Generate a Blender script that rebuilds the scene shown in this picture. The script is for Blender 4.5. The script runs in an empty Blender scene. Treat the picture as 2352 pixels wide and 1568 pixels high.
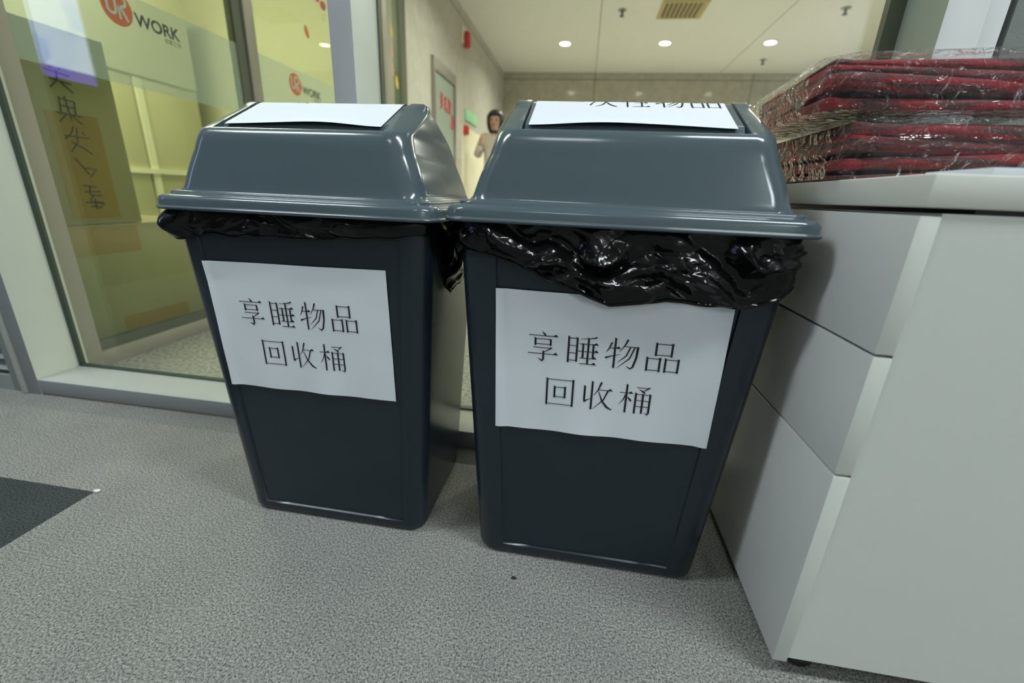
import bpy, bmesh, math, random
from mathutils import Vector, Matrix, noise

random.seed(7)
S = bpy.context.scene
COL = S.collection

# ------------------------------------------------------------------ camera
cam_d = bpy.data.cameras.new('camera')
cam = bpy.data.objects.new('camera', cam_d)
COL.objects.link(cam)
UP = (Vector((1050 - 1176, -(3680 - 784), -987)) * -1).normalized()
FW = Vector((1342 - 1176, -(455 - 784), -987))
FW = (FW - UP * FW.dot(UP)).normalized()
RT = FW.cross(UP)
cam.matrix_world = Matrix.Translation((0, 0, .58)) @ Matrix((RT, FW, UP)).to_4x4()
cam_d.sensor_width = 36.0
cam_d.lens = 987 / 2352 * 36
cam_d.clip_start = .01
cam_d.dof.use_dof = True
cam_d.dof.focus_distance = .62
cam_d.dof.aperture_fstop = 3.2
S.camera = cam

# ------------------------------------------------------------------ world + exposure
w = bpy.data.worlds.new('world')
S.world = w
w.use_nodes = True
w.node_tree.nodes['Background'].inputs[0].default_value = (.8, .9, 1, 1)
w.node_tree.nodes['Background'].inputs[1].default_value = .02
S.view_settings.view_transform = 'Standard'
S.view_settings.look = 'None'
S.view_settings.gamma = 1
S.view_settings.use_curve_mapping = False
S.view_settings.exposure = 0.25
S.cycles.max_bounces = 10
S.cycles.transparent_max_bounces = 24

# ------------------------------------------------------------------ lamps
def area(name, loc, sx, sy, power, color, shape='RECTANGLE', rot=(0, 0, 0), spread=math.pi):
    l = bpy.data.lights.new(name, 'AREA')
    l.shape = shape; l.size = sx
    if shape == 'RECTANGLE': l.size_y = sy
    l.energy = power; l.color = color; l.spread = spread
    o = bpy.data.objects.new(name, l)
    o.location = loc; o.rotation_euler = rot
    COL.objects.link(o)
    return o
COOL = (.90, .98, 1.0)
WARM = (1.0, .975, .87)
ROOM_PANELS = [(-1.90, -.05), (1.15, .0), (-.25, -1.15), (2.75, -2.9)]          # LED troffers of the near room; the last is an added fill for the cabinet
for x, y in ROOM_PANELS:
    area('panel_lamp', (x, y, 2.675), .52 if x == -.25 else 1.15, .28, {0: 27, 1: 29, 2: 1.5, 3: 36}[ROOM_PANELS.index((x, y))], COOL)
DOWN = [(-.43, 6.64), (.84, 6.64), (2.10, 6.64), (-.43, 4.1), (.84, 4.1), (2.10, 4.1)]
for x, y in DOWN:
    area('downlight_lamp', (x, y, 2.47),   .13, .13, 78 if x > 2 else 23, WARM, 'DISK', spread=math.radians(150))
area('store_lamp', (-2.6, 2.2, 2.46), 1.2, .6, 54, (1, .97, .88))

# ------------------------------------------------------------------ materials
def new_mat(name):
    m = bpy.data.materials.new(name); m.use_nodes = True
    nt = m.node_tree
    return m, nt, nt.nodes, nt.links, nt.nodes['Principled BSDF']

def pmat(name, color, rough=.5, metal=0, spec=.5, bump=0, bscale=80, var=0, vscale=5, coat=0):
    m, nt, N, L, p = new_mat(name)
    p.inputs['Base Color'].default_value = (*color, 1)
    p.inputs['Roughness'].default_value = rough
    p.inputs['Metallic'].default_value = metal
    p.inputs['Specular IOR Level'].default_value = spec
    p.inputs['Coat Weight'].default_value = coat
    tc = N.new('ShaderNodeTexCoord')
    if var:
        n = N.new('ShaderNodeTexNoise'); n.inputs['Scale'].default_value = vscale; n.inputs['Detail'].default_value = 6
        L.new(tc.outputs['Object'], n.inputs['Vector'])
        mx = N.new('ShaderNodeMix'); mx.data_type = 'RGBA'
        mx.inputs[6].default_value = (*[c * (1 - var) for c in color], 1)
        mx.inputs[7].default_value = (*[min(1, c * (1 + var)) for c in color], 1)
        L.new(n.outputs['Fac'], mx.inputs[0]); L.new(mx.outputs[2], p.inputs['Base Color'])
    if bump:
        n = N.new('ShaderNodeTexNoise'); n.inputs['Scale'].default_value = bscale; n.inputs['Detail'].default_value = 4
        L.new(tc.outputs['Object'], n.inputs['Vector'])
        b = N.new('ShaderNodeBump'); b.inputs['Strength'].default_value = bump; b.inputs['Distance'].default_value = .002
        L.new(n.outputs['Fac'], b.inputs['Height']); L.new(b.outputs[0], p.inputs['Normal'])
    return m

def emat(name, color, strength):
    m, nt, N, L, p = new_mat(name)
    p.inputs['Base Color'].default_value = (*color, 1)
    p.inputs['Emission Color'].default_value = (*color, 1)
    p.inputs['Emission Strength'].default_value = strength
    return m

def glass_mat(name, tint, ior=1.5):
    m, nt, N, L, p = new_mat(name)
    N.remove(p)
    out = N['Material Output']
    t = N.new('ShaderNodeBsdfTransparent'); t.inputs[0].default_value = (*tint, 1)
    g = N.new('ShaderNodeBsdfGlossy'); g.inputs['Roughness'].default_value = .0
    fr = N.new('ShaderNodeFresnel')
    ge = N.new('ShaderNodeNewGeometry')          # thin sheet: no total reflection on the way out
    mr = N.new('ShaderNodeMapRange'); mr.inputs['To Min'].default_value = ior; mr.inputs['To Max'].default_value = 1 / ior
    L.new(ge.outputs['Backfacing'], mr.inputs['Value']); L.new(mr.outputs[0], fr.inputs[0])
    mx = N.new('ShaderNodeMixShader')
    L.new(fr.outputs[0], mx.inputs[0]); L.new(t.outputs[0], mx.inputs[1]); L.new(g.outputs[0], mx.inputs[2])
    L.new(mx.outputs[0], out.inputs[0])
    return m

def film_mat(name, color, alpha, rough=.6):
    m, nt, N, L, p = new_mat(name)
    p.inputs['Base Color'].default_value = (*color, 1)
    p.inputs['Roughness'].default_value = rough
    p.inputs['Alpha'].default_value = alpha
    return m

def carpet_mat():
    m, nt, N, L, p = new_mat('carpet')
    tc = N.new('ShaderNodeTexCoord')
    n1 = N.new('ShaderNodeTexNoise'); n1.inputs['Scale'].default_value = 330; n1.inputs['Detail'].default_value = 3
    n2 = N.new('ShaderNodeTexNoise'); n2.inputs['Scale'].default_value = 900; n2.inputs['Detail'].default_value = 2
    n3 = N.new('ShaderNodeTexNoise'); n3.inputs['Scale'].default_value = 9; n3.inputs['Detail'].default_value = 5
    for n in (n1, n2, n3): L.new(tc.outputs['Object'], n.inputs['Vector'])
    a = N.new('ShaderNodeMath'); a.operation = 'ADD'; L.new(n1.outputs['Fac'], a.inputs[0]); L.new(n2.outputs['Fac'], a.inputs[1])
    b = N.new('ShaderNodeMath'); b.operation = 'MULTIPLY'; b.inputs[1].default_value = .5; L.new(a.outputs[0], b.inputs[0])
    r1 = N.new('ShaderNodeValToRGB')
    r1.color_ramp.elements[0].position = .36; r1.color_ramp.elements[0].color = (.030, .033, .030, 1)
    r1.color_ramp.elements[1].position = .64; r1.color_ramp.elements[1].color = (.47, .48, .45, 1)
    L.new(b.outputs[0], r1.inputs[0])
    r2 = N.new('ShaderNodeValToRGB')
    r2.color_ramp.elements[0].position = .36; r2.color_ramp.elements[0].color = (.006, .008, .009, 1)
    r2.color_ramp.elements[1].position = .66; r2.color_ramp.elements[1].color = (.105, .118, .122, 1)
    L.new(b.outputs[0], r2.inputs[0])
    sp = N.new('ShaderNodeSeparateXYZ'); L.new(tc.outputs['Object'], sp.inputs[0])
    def cmp(sock, op, v):
        c = N.new('ShaderNodeMath'); c.operation = op; c.inputs[1].default_value = v; L.new(sock, c.inputs[0]); return c.outputs[0]
    def mul(x, y):
        c = N.new('ShaderNodeMath'); c.operation = 'MULTIPLY'; L.new(x, c.inputs[0]); L.new(y, c.inputs[1]); return c.outputs[0]
    msk = mul(mul(cmp(sp.outputs[0], 'LESS_THAN', -.890), cmp(sp.outputs[0], 'GREATER_THAN', -1.39)),
              mul(cmp(sp.outputs[1], 'LESS_THAN', .5645), cmp(sp.outputs[1], 'GREATER_THAN', .065)))
    mx = N.new('ShaderNodeMix'); mx.data_type = 'RGBA'
    L.new(msk, mx.inputs[0]); L.new(r1.outputs[0], mx.inputs[6]); L.new(r2.outputs[0], mx.inputs[7])
    m2 = N.new('ShaderNodeMix'); m2.data_type = 'RGBA'; m2.blend_type = 'MULTIPLY'; m2.inputs[0].default_value = 1
    r3 = N.new('ShaderNodeValToRGB'); r3.color_ramp.elements[0].color = (.93, .93, .93, 1); r3.color_ramp.elements[1].color = (1.06, 1.06, 1.05, 1)
    r3.color_ramp.elements[0].position = .3; r3.color_ramp.elements[1].position = .7
    L.new(n3.outputs['Fac'], r3.inputs[0]); L.new(mx.outputs[2], m2.inputs[6]); L.new(r3.outputs[0], m2.inputs[7])
    L.new(m2.outputs[2], p.inputs['Base Color'])
    p.inputs['Roughness'].default_value = .95; p.inputs['Specular IOR Level'].default_value = .1
    bp = N.new('ShaderNodeBump'); bp.inputs['Strength'].default_value = .8; bp.inputs['Distance'].default_value = .003
    L.new(b.outputs[0], bp.inputs['Height']); L.new(bp.outputs[0], p.inputs['Normal'])
    return m

def slab_mat(name, c1, c2, bw, bh, mort, rough=.35, rot=(0, 0, 0)):
    """panelled stone / plaster: speckled noise with thin panel joints"""
    m, nt, N, L, p = new_mat(name)
    tc = N.new('ShaderNodeTexCoord')
    n = N.new('ShaderNodeTexNoise'); n.inputs['Scale'].default_value = 11; n.inputs['Detail'].default_value = 9; n.inputs['Roughness'].default_value = .72
    L.new(tc.outputs['Object'], n.inputs['Vector'])
    r = N.new('ShaderNodeValToRGB'); r.color_ramp.elements[0].position = .32; r.color_ramp.elements[1].position = .68
    r.color_ramp.elements[0].color = (*c1, 1); r.color_ramp.elements[1].color = (*c2, 1)
    L.new(n.outputs['Fac'], r.inputs[0])
    mp = N.new('ShaderNodeMapping'); mp.inputs['Rotation'].default_value = rot
    L.new(tc.outputs['Object'], mp.inputs[0])
    b = N.new('ShaderNodeTexBrick'); b.offset = 0; b.inputs['Scale'].default_value = 1
    b.inputs['Brick Width'].default_value = bw; b.inputs['Row Height'].default_value = bh; b.inputs['Mortar Size'].default_value = mort
    b.inputs['Color1'].default_value = (1, 1, 1, 1); b.inputs['Color2'].default_value = (1, 1, 1, 1); b.inputs['Mortar'].default_value = (.45, .45, .42, 1)
    L.new(mp.outputs[0], b.inputs['Vector'])
    mx = N.new('ShaderNodeMix'); mx.data_type = 'RGBA'; mx.blend_type = 'MULTIPLY'; mx.inputs[0].default_value = 1
    L.new(r.outputs[0], mx.inputs[6]); L.new(b.outputs['Color'], mx.inputs[7]); L.new(mx.outputs[2], p.inputs['Base Color'])
    p.inputs['Roughness'].default_value = rough
    return m

M = {}
M['carpet'] = carpet_mat()
M['ceiling'] = pmat('ceiling_paint', (.80, .80, .76), .8)
M['plaster'] = slab_mat('ceiling_board', (.79, .785, .745), (.83, .825, .785), 1.9, 20.0, .006, .8)
M['room_wall'] = pmat('room_wall', (.60, .61, .61), .8)
M['corridor_floor'] = slab_mat('speckled_floor', (.09, .092, .078), (.42, .425, .37), 50, 50, .001, .75)
for n_ in M['corridor_floor'].node_tree.nodes:
    if n_.type == 'TEX_NOISE': n_.inputs['Scale'].default_value = 85; n_.inputs['Detail'].default_value = 3
M['dark_wall'] = pmat('charcoal_wall', (.10, .105, .11), .8)
M['concrete'] = slab_mat('concrete_panel', (.42, .405, .35), (.56, .54, .47), 2.4, .9, .008, .6, (math.pi / 2, 0, math.pi / 2))
M['concrete_end'] = slab_mat('concrete_end', (.36, .335, .26), (.50, .47, .38), 2.4, 1.2, .008, .10, (math.pi / 2, 0, 0))
M['white_paint'] = pmat('white_frame_paint', (.66, .70, .62), .35, var=.06, vscale=9)
M['sill_paint'] = pmat('sill_paint', (.44, .47, .43), .4, var=.06, vscale=9)
M['mullion_alu'] = pmat('mullion_aluminium', (.40, .41, .43), .42, .2, var=.05, vscale=14)
M['grey_alu'] = pmat('grey_aluminium', (.27, .285, .29), .42, .25, var=.06, vscale=14)
M['alu_strip'] = pmat('pale_aluminium', (.47, .49, .44), .4, .2, var=.12, vscale=20)
M['taupe'] = pmat('taupe_aluminium', (.36, .345, .29), .4, .25, var=.06)
M['dark_gasket'] = pmat('dark_gasket', (.03, .055, .04), .5)
M['dark_frame'] = pmat('dark_frame', (.085, .10, .065), .5)
M['glass'] = glass_mat('window_glass', (.955, .97, .94))
M['glass_green'] = glass_mat('green_glass', (.89, .94, .80))
M['frost'] = film_mat('frosted_film', (.52, .66, .56), .50)
M['grout'] = pmat('dirty_caulk', (.20, .19, .14), .9, var=.5, vscale=40)
M['louver'] = pmat('louver_grey', (.24, .27, .26), .5)
M['grey_panel'] = pmat('grey_panel', (.16, .175, .165), .8, bump=.3, bscale=400, var=.08, vscale=60)
M['jamb_grey'] = pmat('jamb_grey_green', (.30, .35, .30), .5)
M['white_front'] = pmat('white_door_frame', (.62, .65, .64), .4)
M['lid_plastic'] = pmat('lid_plastic', (.072, .102, .116), .15, spec=.5, var=.05)
M['body_plastic_shaded'] = pmat('body_plastic_shaded', (.0135, .0225, .032), .24, spec=.45, bump=.06, bscale=150, var=.06)  # same plastic as the lid, coloured darker for the weaker light on the body
M['paper'] = pmat('paper', (.68, .72, .77), .85, spec=.15)
M['ink'] = pmat('ink', (.006, .006, .008), .6)
M['pale_board'] = pmat('white_laminate', (.64, .665, .62), .45, bump=.03, bscale=300)
M['drawer_board'] = pmat('drawer_laminate', (.62, .63, .61), .40, bump=.03, bscale=300)
M['top_board'] = pmat('counter_laminate', (.64, .65, .59), .45)
M['black'] = pmat('black_plastic', (.012, .012, .014), .35)
M['card'] = pmat('cardboard', (.33, .285, .17), .85, var=.12, vscale=6)
M['tape'] = pmat('brown_tape', (.30, .175, .008), .30, var=.1)
M['marker'] = pmat('marker_ink', (.015, .02, .015), .6)
M['orange'] = pmat('orange_vinyl', (.72, .17, .05), .5)
M['logo_dark'] = pmat('dark_vinyl', (.035, .05, .045), .5)
M['logo_white'] = pmat('pale_vinyl', (.66, .70, .58), .5)
M['red'] = pmat('red_plastic', (.55, .02, .02), .35)
M['redtext'] = pmat('red_vinyl', (.55, .05, .07), .5)
M['yellow'] = pmat('yellow_vinyl', (.75, .55, .05), .5)
M['pink'] = pmat('pink_vinyl', (.72, .32, .25), .5)
M['cream'] = pmat('cream_panel', (.86, .82, .62), .4)
M['store_wall'] = pmat('store_wall', (.64, .62, .46), .7, var=.05)
M['store_dark'] = pmat('store_door', (.50, .48, .30), .6, var=.06)
M['store_white'] = pmat('store_trim', (.82, .80, .62), .5)
M['brass'] = pmat('brass_vent', (.50, .40, .17), .45, .3)
M['vent_dark'] = pmat('vent_dark', (.05, .045, .03), .6)
M['lens'] = emat('lamp_lens', (1, .97, .86), 14)
M['panel_lens'] = emat('panel_lens', (.92, .98, 1), 8)
M['steel'] = pmat('brushed_steel', (.35, .34, .30), .35, .7)
M['board'] = pmat('sign_board', (.27, .33, .27), .5)
M['green_sign'] = emat('exit_sign', (.30, .60, .34), .12)
M['skin'] = pmat('skin', (.55, .33, .22), .55)
M['hair'] = pmat('hair', (.012, .010, .009), .4)
M['coat'] = pmat('coat', (.55, .50, .42), .8)
M['trousers'] = pmat('trousers', (.05, .05, .06), .8)

def liner_mat():
    m, nt, N, L, p = new_mat('bin_liner_film')
    p.inputs['Base Color'].default_value = (.003, .0035, .0035, 1)
    p.inputs['Roughness'].default_value = .14
    p.inputs['Specular IOR Level'].default_value = .32
    tc = N.new('ShaderNodeTexCoord')
    n = N.new('ShaderNodeTexNoise'); n.inputs['Scale'].default_value = 60; n.inputs['Detail'].default_value = 4; n.inputs['Distortion'].default_value = 1.2
    L.new(tc.outputs['Object'], n.inputs['Vector'])
    b = N.new('ShaderNodeBump'); b.inputs['Strength'].default_value = .10; b.inputs['Distance'].default_value = .004
    L.new(n.outputs['Fac'], b.inputs['Height']); L.new(b.outputs[0], p.inputs['Normal'])
    return m
M['liner'] = liner_mat()

def blanket_mat():
    m, nt, N, L, p = new_mat('blanket_fleece')
    tc = N.new('ShaderNodeTexCoord')
    mp = N.new('ShaderNodeMapping'); mp.inputs['Scale'].default_value = (5, 5, 42); L.new(tc.outputs['Object'], mp.inputs[0])
    n = N.new('ShaderNodeTexNoise'); n.inputs['Scale'].default_value = 1.3; n.inputs['Detail'].default_value = 3; n.inputs['Distortion'].default_value = .8
    L.new(mp.outputs[0], n.inputs['Vector'])
    r = N.new('ShaderNodeValToRGB'); cr = r.color_ramp
    cr.elements[0].position = .30; cr.elements[0].color = (.055, .002, .004, 1)
    cr.elements[1].position = .72; cr.elements[1].color = (.34, .008, .018, 1)
    e = cr.elements.new(.47); e.color = (.25, .005, .011, 1)
    e = cr.elements.new(.53); e.color = (.035, .018, .017, 1)
    e = cr.elements.new(.60); e.color = (.15, .022, .024, 1)
    L.new(n.outputs['Fac'], r.inputs[0]); L.new(r.outputs[0], p.inputs['Base Color'])
    p.inputs['Roughness'].default_value = .9
    p.inputs['Sheen Weight'].default_value = .1
    n2 = N.new('ShaderNodeTexNoise'); n2.inputs['Scale'].default_value = 260
    L.new(tc.outputs['Object'], n2.inputs['Vector'])
    b = N.new('ShaderNodeBump'); b.inputs['Strength'].default_value = .5; b.inputs['Distance'].default_value = .003
    L.new(n2.outputs['Fac'], b.inputs['Height']); L.new(b.outputs[0], p.inputs['Normal'])
    return m
M['blanket'] = blanket_mat()

def bag_mat():
    m, nt, N, L, p = new_mat('clear_bag')
    N.remove(p)
    out = N['Material Output']
    tc = N.new('ShaderNodeTexCoord')
    n = N.new('ShaderNodeTexNoise'); n.inputs['Scale'].default_value = 38; n.inputs['Detail'].default_value = 3; n.inputs['Distortion'].default_value = 1.5
    L.new(tc.outputs['Object'], n.inputs['Vector'])
    b = N.new('ShaderNodeBump'); b.inputs['Strength'].default_value = 1; b.inputs['Distance'].default_value = .014
    L.new(n.outputs['Fac'], b.inputs['Height'])
    t = N.new('ShaderNodeBsdfTransparent'); t.inputs[0].default_value = (.97, .97, .97, 1)
    g = N.new('ShaderNodeBsdfGlossy'); g.inputs['Roughness'].default_value = .05
    d = N.new('ShaderNodeBsdfDiffuse'); d.inputs[0].default_value = (.8, .82, .8, 1)
    L.new(b.outputs[0], g.inputs['Normal'])
    fr = N.new('ShaderNodeFresnel'); L.new(b.outputs[0], fr.inputs['Normal'])
    ge = N.new('ShaderNodeNewGeometry')
    mr = N.new('ShaderNodeMapRange'); mr.inputs['To Min'].default_value = 1.30; mr.inputs['To Max'].default_value = 1 / 1.30
    L.new(ge.outputs['Backfacing'], mr.inputs['Value']); L.new(mr.outputs[0], fr.inputs[0])
    m1 = N.new('ShaderNodeMixShader'); m1.inputs[0].default_value = .012
    L.new(t.outputs[0], m1.inputs[1]); L.new(d.outputs[0], m1.inputs[2])
    m2 = N.new('ShaderNodeMixShader')
    L.new(fr.outputs[0], m2.inputs[0]); L.new(m1.outputs[0], m2.inputs[1]); L.new(g.outputs[0], m2.inputs[2])
    L.new(m2.outputs[0], out.inputs[0])
    return m
M['bag'] = bag_mat()

def screen_mat():
    m, nt, N, L, p = new_mat('screen_image')
    tc = N.new('ShaderNodeTexCoord')
    v = N.new('ShaderNodeTexVoronoi'); v.inputs['Scale'].default_value = 7; v.distance = 'CHEBYCHEV'
    L.new(tc.outputs['Object'], v.inputs['Vector'])
    r = N.new('ShaderNodeValToRGB')
    r.color_ramp.elements[0].color = (.22, .34, .95, 1); r.color_ramp.elements[1].color = (.66, .74, 1, 1)
    sp = N.new('ShaderNodeSeparateColor'); L.new(v.outputs['Color'], sp.inputs[0]); L.new(sp.outputs[0], r.inputs[0])
    L.new(r.outputs[0], p.inputs['Emission Color']); p.inputs['Emission Strength'].default_value = 4.2
    p.inputs['Base Color'].default_value = (.02, .02, .03, 1)
    return m
M['screen'] = screen_mat()
M['purple'] = emat('screen_purple', (.18, .10, .85), 2.6)

# ------------------------------------------------------------------ helpers
def tag(o, label=None, cat=None, group=None, kind=None):
    if label: o['label'] = label
    if cat: o['category'] = cat
    if group: o['group'] = group
    if kind: o['kind'] = kind
    return o

def empty(name, loc=(0, 0, 0), rz=0, label=None, cat=None, group=None, kind=None):
    o = bpy.data.objects.new(name, None); COL.objects.link(o)
    o.location = loc; o.rotation_euler = (0, 0, rz); o.empty_display_size = .05
    return tag(o, label, cat, group, kind)

def obj(name, bm, mats, parent=None, smooth=None, loc=None):
    me = bpy.data.meshes.new(name)
    bmesh.ops.recalc_face_normals(bm, faces=bm.faces) if bm.faces else None
    bm.to_mesh(me); bm.free()
    if not isinstance(mats, (list, tuple)): mats = [mats]
    for k in mats: me.materials.append(M[k] if isinstance(k, str) else k)
    if smooth is not None:
        me.polygons.foreach_set('use_smooth', [True] * len(me.polygons))
        if smooth < 170: me.set_sharp_from_angle(angle=math.radians(smooth))
    o = bpy.data.objects.new(name, me); COL.objects.link(o)
    if parent: o.parent = parent
    if loc: o.location = loc
    return o

def box(bm, x0, x1, y0, y1, z0, z1, mi=0, bev=0):
    vs = [bm.verts.new(p) for p in ((x0, y0, z0), (x1, y0, z0), (x1, y1, z0), (x0, y1, z0), (x0, y0, z1), (x1, y0, z1), (x1, y1, z1), (x0, y1, z1))]
    fs = [bm.faces.new([vs[i] for i in q]) for q in ((0, 3, 2, 1), (4, 5, 6, 7), (0, 1, 5, 4), (1, 2, 6, 5), (2, 3, 7, 6), (3, 0, 4, 7))]
    for f in fs: f.material_index = mi
    if bev:
        es = list({e for f in fs for e in f.edges})
        bmesh.ops.bevel(bm, geom=es, offset=bev, segments=2, affect='EDGES', profile=.5)
    return fs

def bx(name, x0, x1, y0, y1, z0, z1, mats, parent=None, bev=0, loc=None):
    bm = bmesh.new(); box(bm, x0, x1, y0, y1, z0, z1, 0, bev)
    return obj(name, bm, mats, parent, 30 if bev else None, loc)

def front_other(o, front=0, other=1):
    """two finishes on one profile: the room-facing side and the reveals"""
    for f in o.data.polygons:
        f.material_index = front if f.normal.y < -.7 else other

def rr(a, b, r, n=8, xs=None):
    """rounded rectangle, counter clockwise from the right of the back; xs = x stations on the front side"""
    pts = []
    for sx, sy, t0 in ((1, 1, 0), (-1, 1, 90), (-1, -1, 180), (1, -1, 270)):
        for i in range(n + 1):
            t = math.radians(t0 + 90 * i / n)
            pts.append((sx * (a - r) + r * math.cos(t), sy * (b - r) + r * math.sin(t)))
        if (sx, sy) == (-1, -1) and xs: pts += [(x, -b) for x in xs]
        if (sx, sy) == (1, 1) and xs: pts += [(x, b) for x in reversed(xs)]
    return pts

def loft(bm, rings, cap0=False, cap1=False, closed=True):
    V = [[bm.verts.new(p) for p in r] for r in rings]
    n = len(V[0])
    for i in range(len(V) - 1):
        for j in range(n if closed else n - 1):
            k = (j + 1) % n
            bm.faces.new((V[i][j], V[i][k], V[i + 1][k], V[i + 1][j]))
    if cap0: bm.faces.new(list(reversed(V[0])))
    if cap1: bm.faces.new(V[-1])
    return V

def tube(bm, pts, rad, n=8, cap=True):
    rings = []
    for i, p in enumerate(pts):
        p = Vector(p)
        d = (Vector(pts[min(i + 1, len(pts) - 1)]) - Vector(pts[max(i - 1, 0)])).normalized()
        u = d.orthogonal().normalized(); v = d.cross(u)
        if i and True:
            u0 = rings_u[-1]; u = (u0 - d * u0.dot(d)).normalized(); v = d.cross(u); rings_u.append(u)
        else:
            rings_u = [u]
        r = rad[i] if isinstance(rad, (list, tuple)) else rad
        rings.append([p + (u * math.cos(2 * math.pi * k / n) + v * math.sin(2 * math.pi * k / n)) * r for k in range(n)])
    loft(bm, rings, cap, cap)

def lathe(bm, prof, n=24, c=(0, 0, 0)):
    rings = [[(c[0] + r * math.cos(2 * math.pi * k / n), c[1] + r * math.sin(2 * math.pi * k / n), c[2] + z) for k in range(n)] for r, z in prof]
    loft(bm, rings, True, True)

def smooth01(t):
    t = max(0, min(1, t)); return t * t * (3 - 2 * t)

def interp(tab, x):
    if x <= tab[0][0]: return tab[0][1]
    for (a, b), (c, d) in zip(tab, tab[1:]):
        if x <= c: return b + (d - b) * (x - a) / (c - a)
    return tab[-1][1]

# ------------------------------------------------------------------ lettering
# Characters drawn stroke by stroke in a 100 x 100 box: h = thin bar with a triangular end, v = thick upright, p = tapering brush line
def vv(x, y0, y1): return ('v', x, y0, y1)
def hh(x0, y, x1): return ('h', x0, y, x1)
def pp(*a): return ('p', a)
def boxs(x0, x1, y0, y1): return [vv(x0, y1 + 2, y0 - 3), vv(x1, y1, y0 - 3), ('l', x0, y1, x1), ('l', x0, y0 + 1, x1), pp((x1 - 5, y1 + 1, 2), (x1 + 1, y1 + 3, 6), (x1 + 2, y1 - 3, 3))]
GL = {
 'share': [pp((45, 99, 1), (53, 91, 6), (56, 86, 6)), hh(6, 85, 94), vv(26, 76, 53), vv(72, 74, 54), ('l', 26, 74, 72), ('l', 26, 58, 72),
           ('l', 20, 46, 76), pp((70, 46, 2), (76, 48, 6), (66, 40, 3), (52, 32, 2)), vv(51, 34, 8), pp((52, 10, 6), (48, 3, 6), (34, 11, 1)), hh(4, 26, 96)],
 'sleep': [vv(8, 90, 6), vv(33, 88, 10), ('l', 8, 86, 33), ('l', 8, 62, 33), ('l', 8, 38, 33), ('l', 8, 14, 33),
           pp((90, 95, 5), (84, 92, 4), (64, 88, 2), (42, 86, 1.5)), vv(66, 89, 6), hh(40, 70, 96), hh(36, 46, 98), vv(51, 70, 24), vv(81, 70, 24), hh(42, 24, 93), hh(43, 5, 93)],
 'thing': [pp((18, 84, 5), (12, 66, 4), (3, 50, 1)), hh(14, 66, 45), vv(28, 97, 1), pp((2, 33, 6), (20, 40, 3), (46, 48, 1)),
           pp((63, 97, 6), (56, 78, 4), (42, 56, 1)), ('l', 56, 74, 94), pp((93, 76, 7), (91, 40, 6), (84, 10, 6), (77, 3, 5), (64, 11, 1)),
           pp((72, 73, 4), (62, 44, 4), (38, 20, 1)), pp((84, 73, 4), (72, 36, 4), (38, 2, 1))],
 'goods': boxs(28, 72, 56, 92) + boxs(6, 42, 5, 44) + boxs(58, 94, 5, 44),
 'return': boxs(10, 90, 5, 92) + boxs(34, 66, 32, 66),
 'collect': [vv(12, 80, 30), pp((11, 26, 6), (20, 33, 3), (34, 40, 1)), vv(34, 97, 1), pp((61, 98, 6), (53, 72, 4), (40, 50, 1)), hh(52, 71, 96),
             pp((82, 71, 5), (71, 38, 4), (40, 3, 1)), pp((54, 66, 2), (66, 34, 5), (82, 13, 7), (98, 4, 3))],
 'barrel': [hh(2, 70, 42), vv(22, 98, 1), pp((21, 67, 4), (14, 46, 3), (2, 28, 1)), pp((26, 56, 3), (34, 48, 6), (37, 42, 5)),
            ('l', 50, 92, 84), pp((80, 92, 2), (88, 95, 6), (78, 86, 3), (70, 80, 2)), pp((58, 86, 2), (70, 79, 5), (76, 74, 5)),
            vv(50, 72, 1), ('l', 50, 69, 92), vv(92, 71, 6), pp((92, 8, 6), (89, 1, 5), (80, 7, 1)), ('l', 50, 48, 92), ('l', 50, 27, 92), vv(71, 70, 3)],
 'one': [hh(4, 50, 96)],
 'order': [pp((8, 84, 3), (18, 76, 6), (22, 70, 5)), pp((6, 14, 6), (16, 34, 4), (30, 58, 1)), pp((52, 98, 6), (44, 74, 4), (30, 54, 1)), hh(44, 76, 90), pp((90, 76, 5), (84, 66, 3), (78, 58, 1)),
           pp((62, 62, 5), (58, 38, 5), (46, 16, 4), (24, 2, 1)), pp((61, 46, 3), (70, 26, 5), (84, 10, 6), (98, 3, 2))],
 'nature': [pp((8, 70, 5), (10, 60, 5), (4, 48, 4)), vv(20, 97, 1), pp((27, 76, 3), (33, 68, 5), (34, 63, 4)), pp((50, 86, 5), (46, 66, 4), (38, 50, 1)), hh(48, 68, 92), vv(68, 96, 5), hh(46, 38, 90), hh(36, 5, 96)],
}
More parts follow.
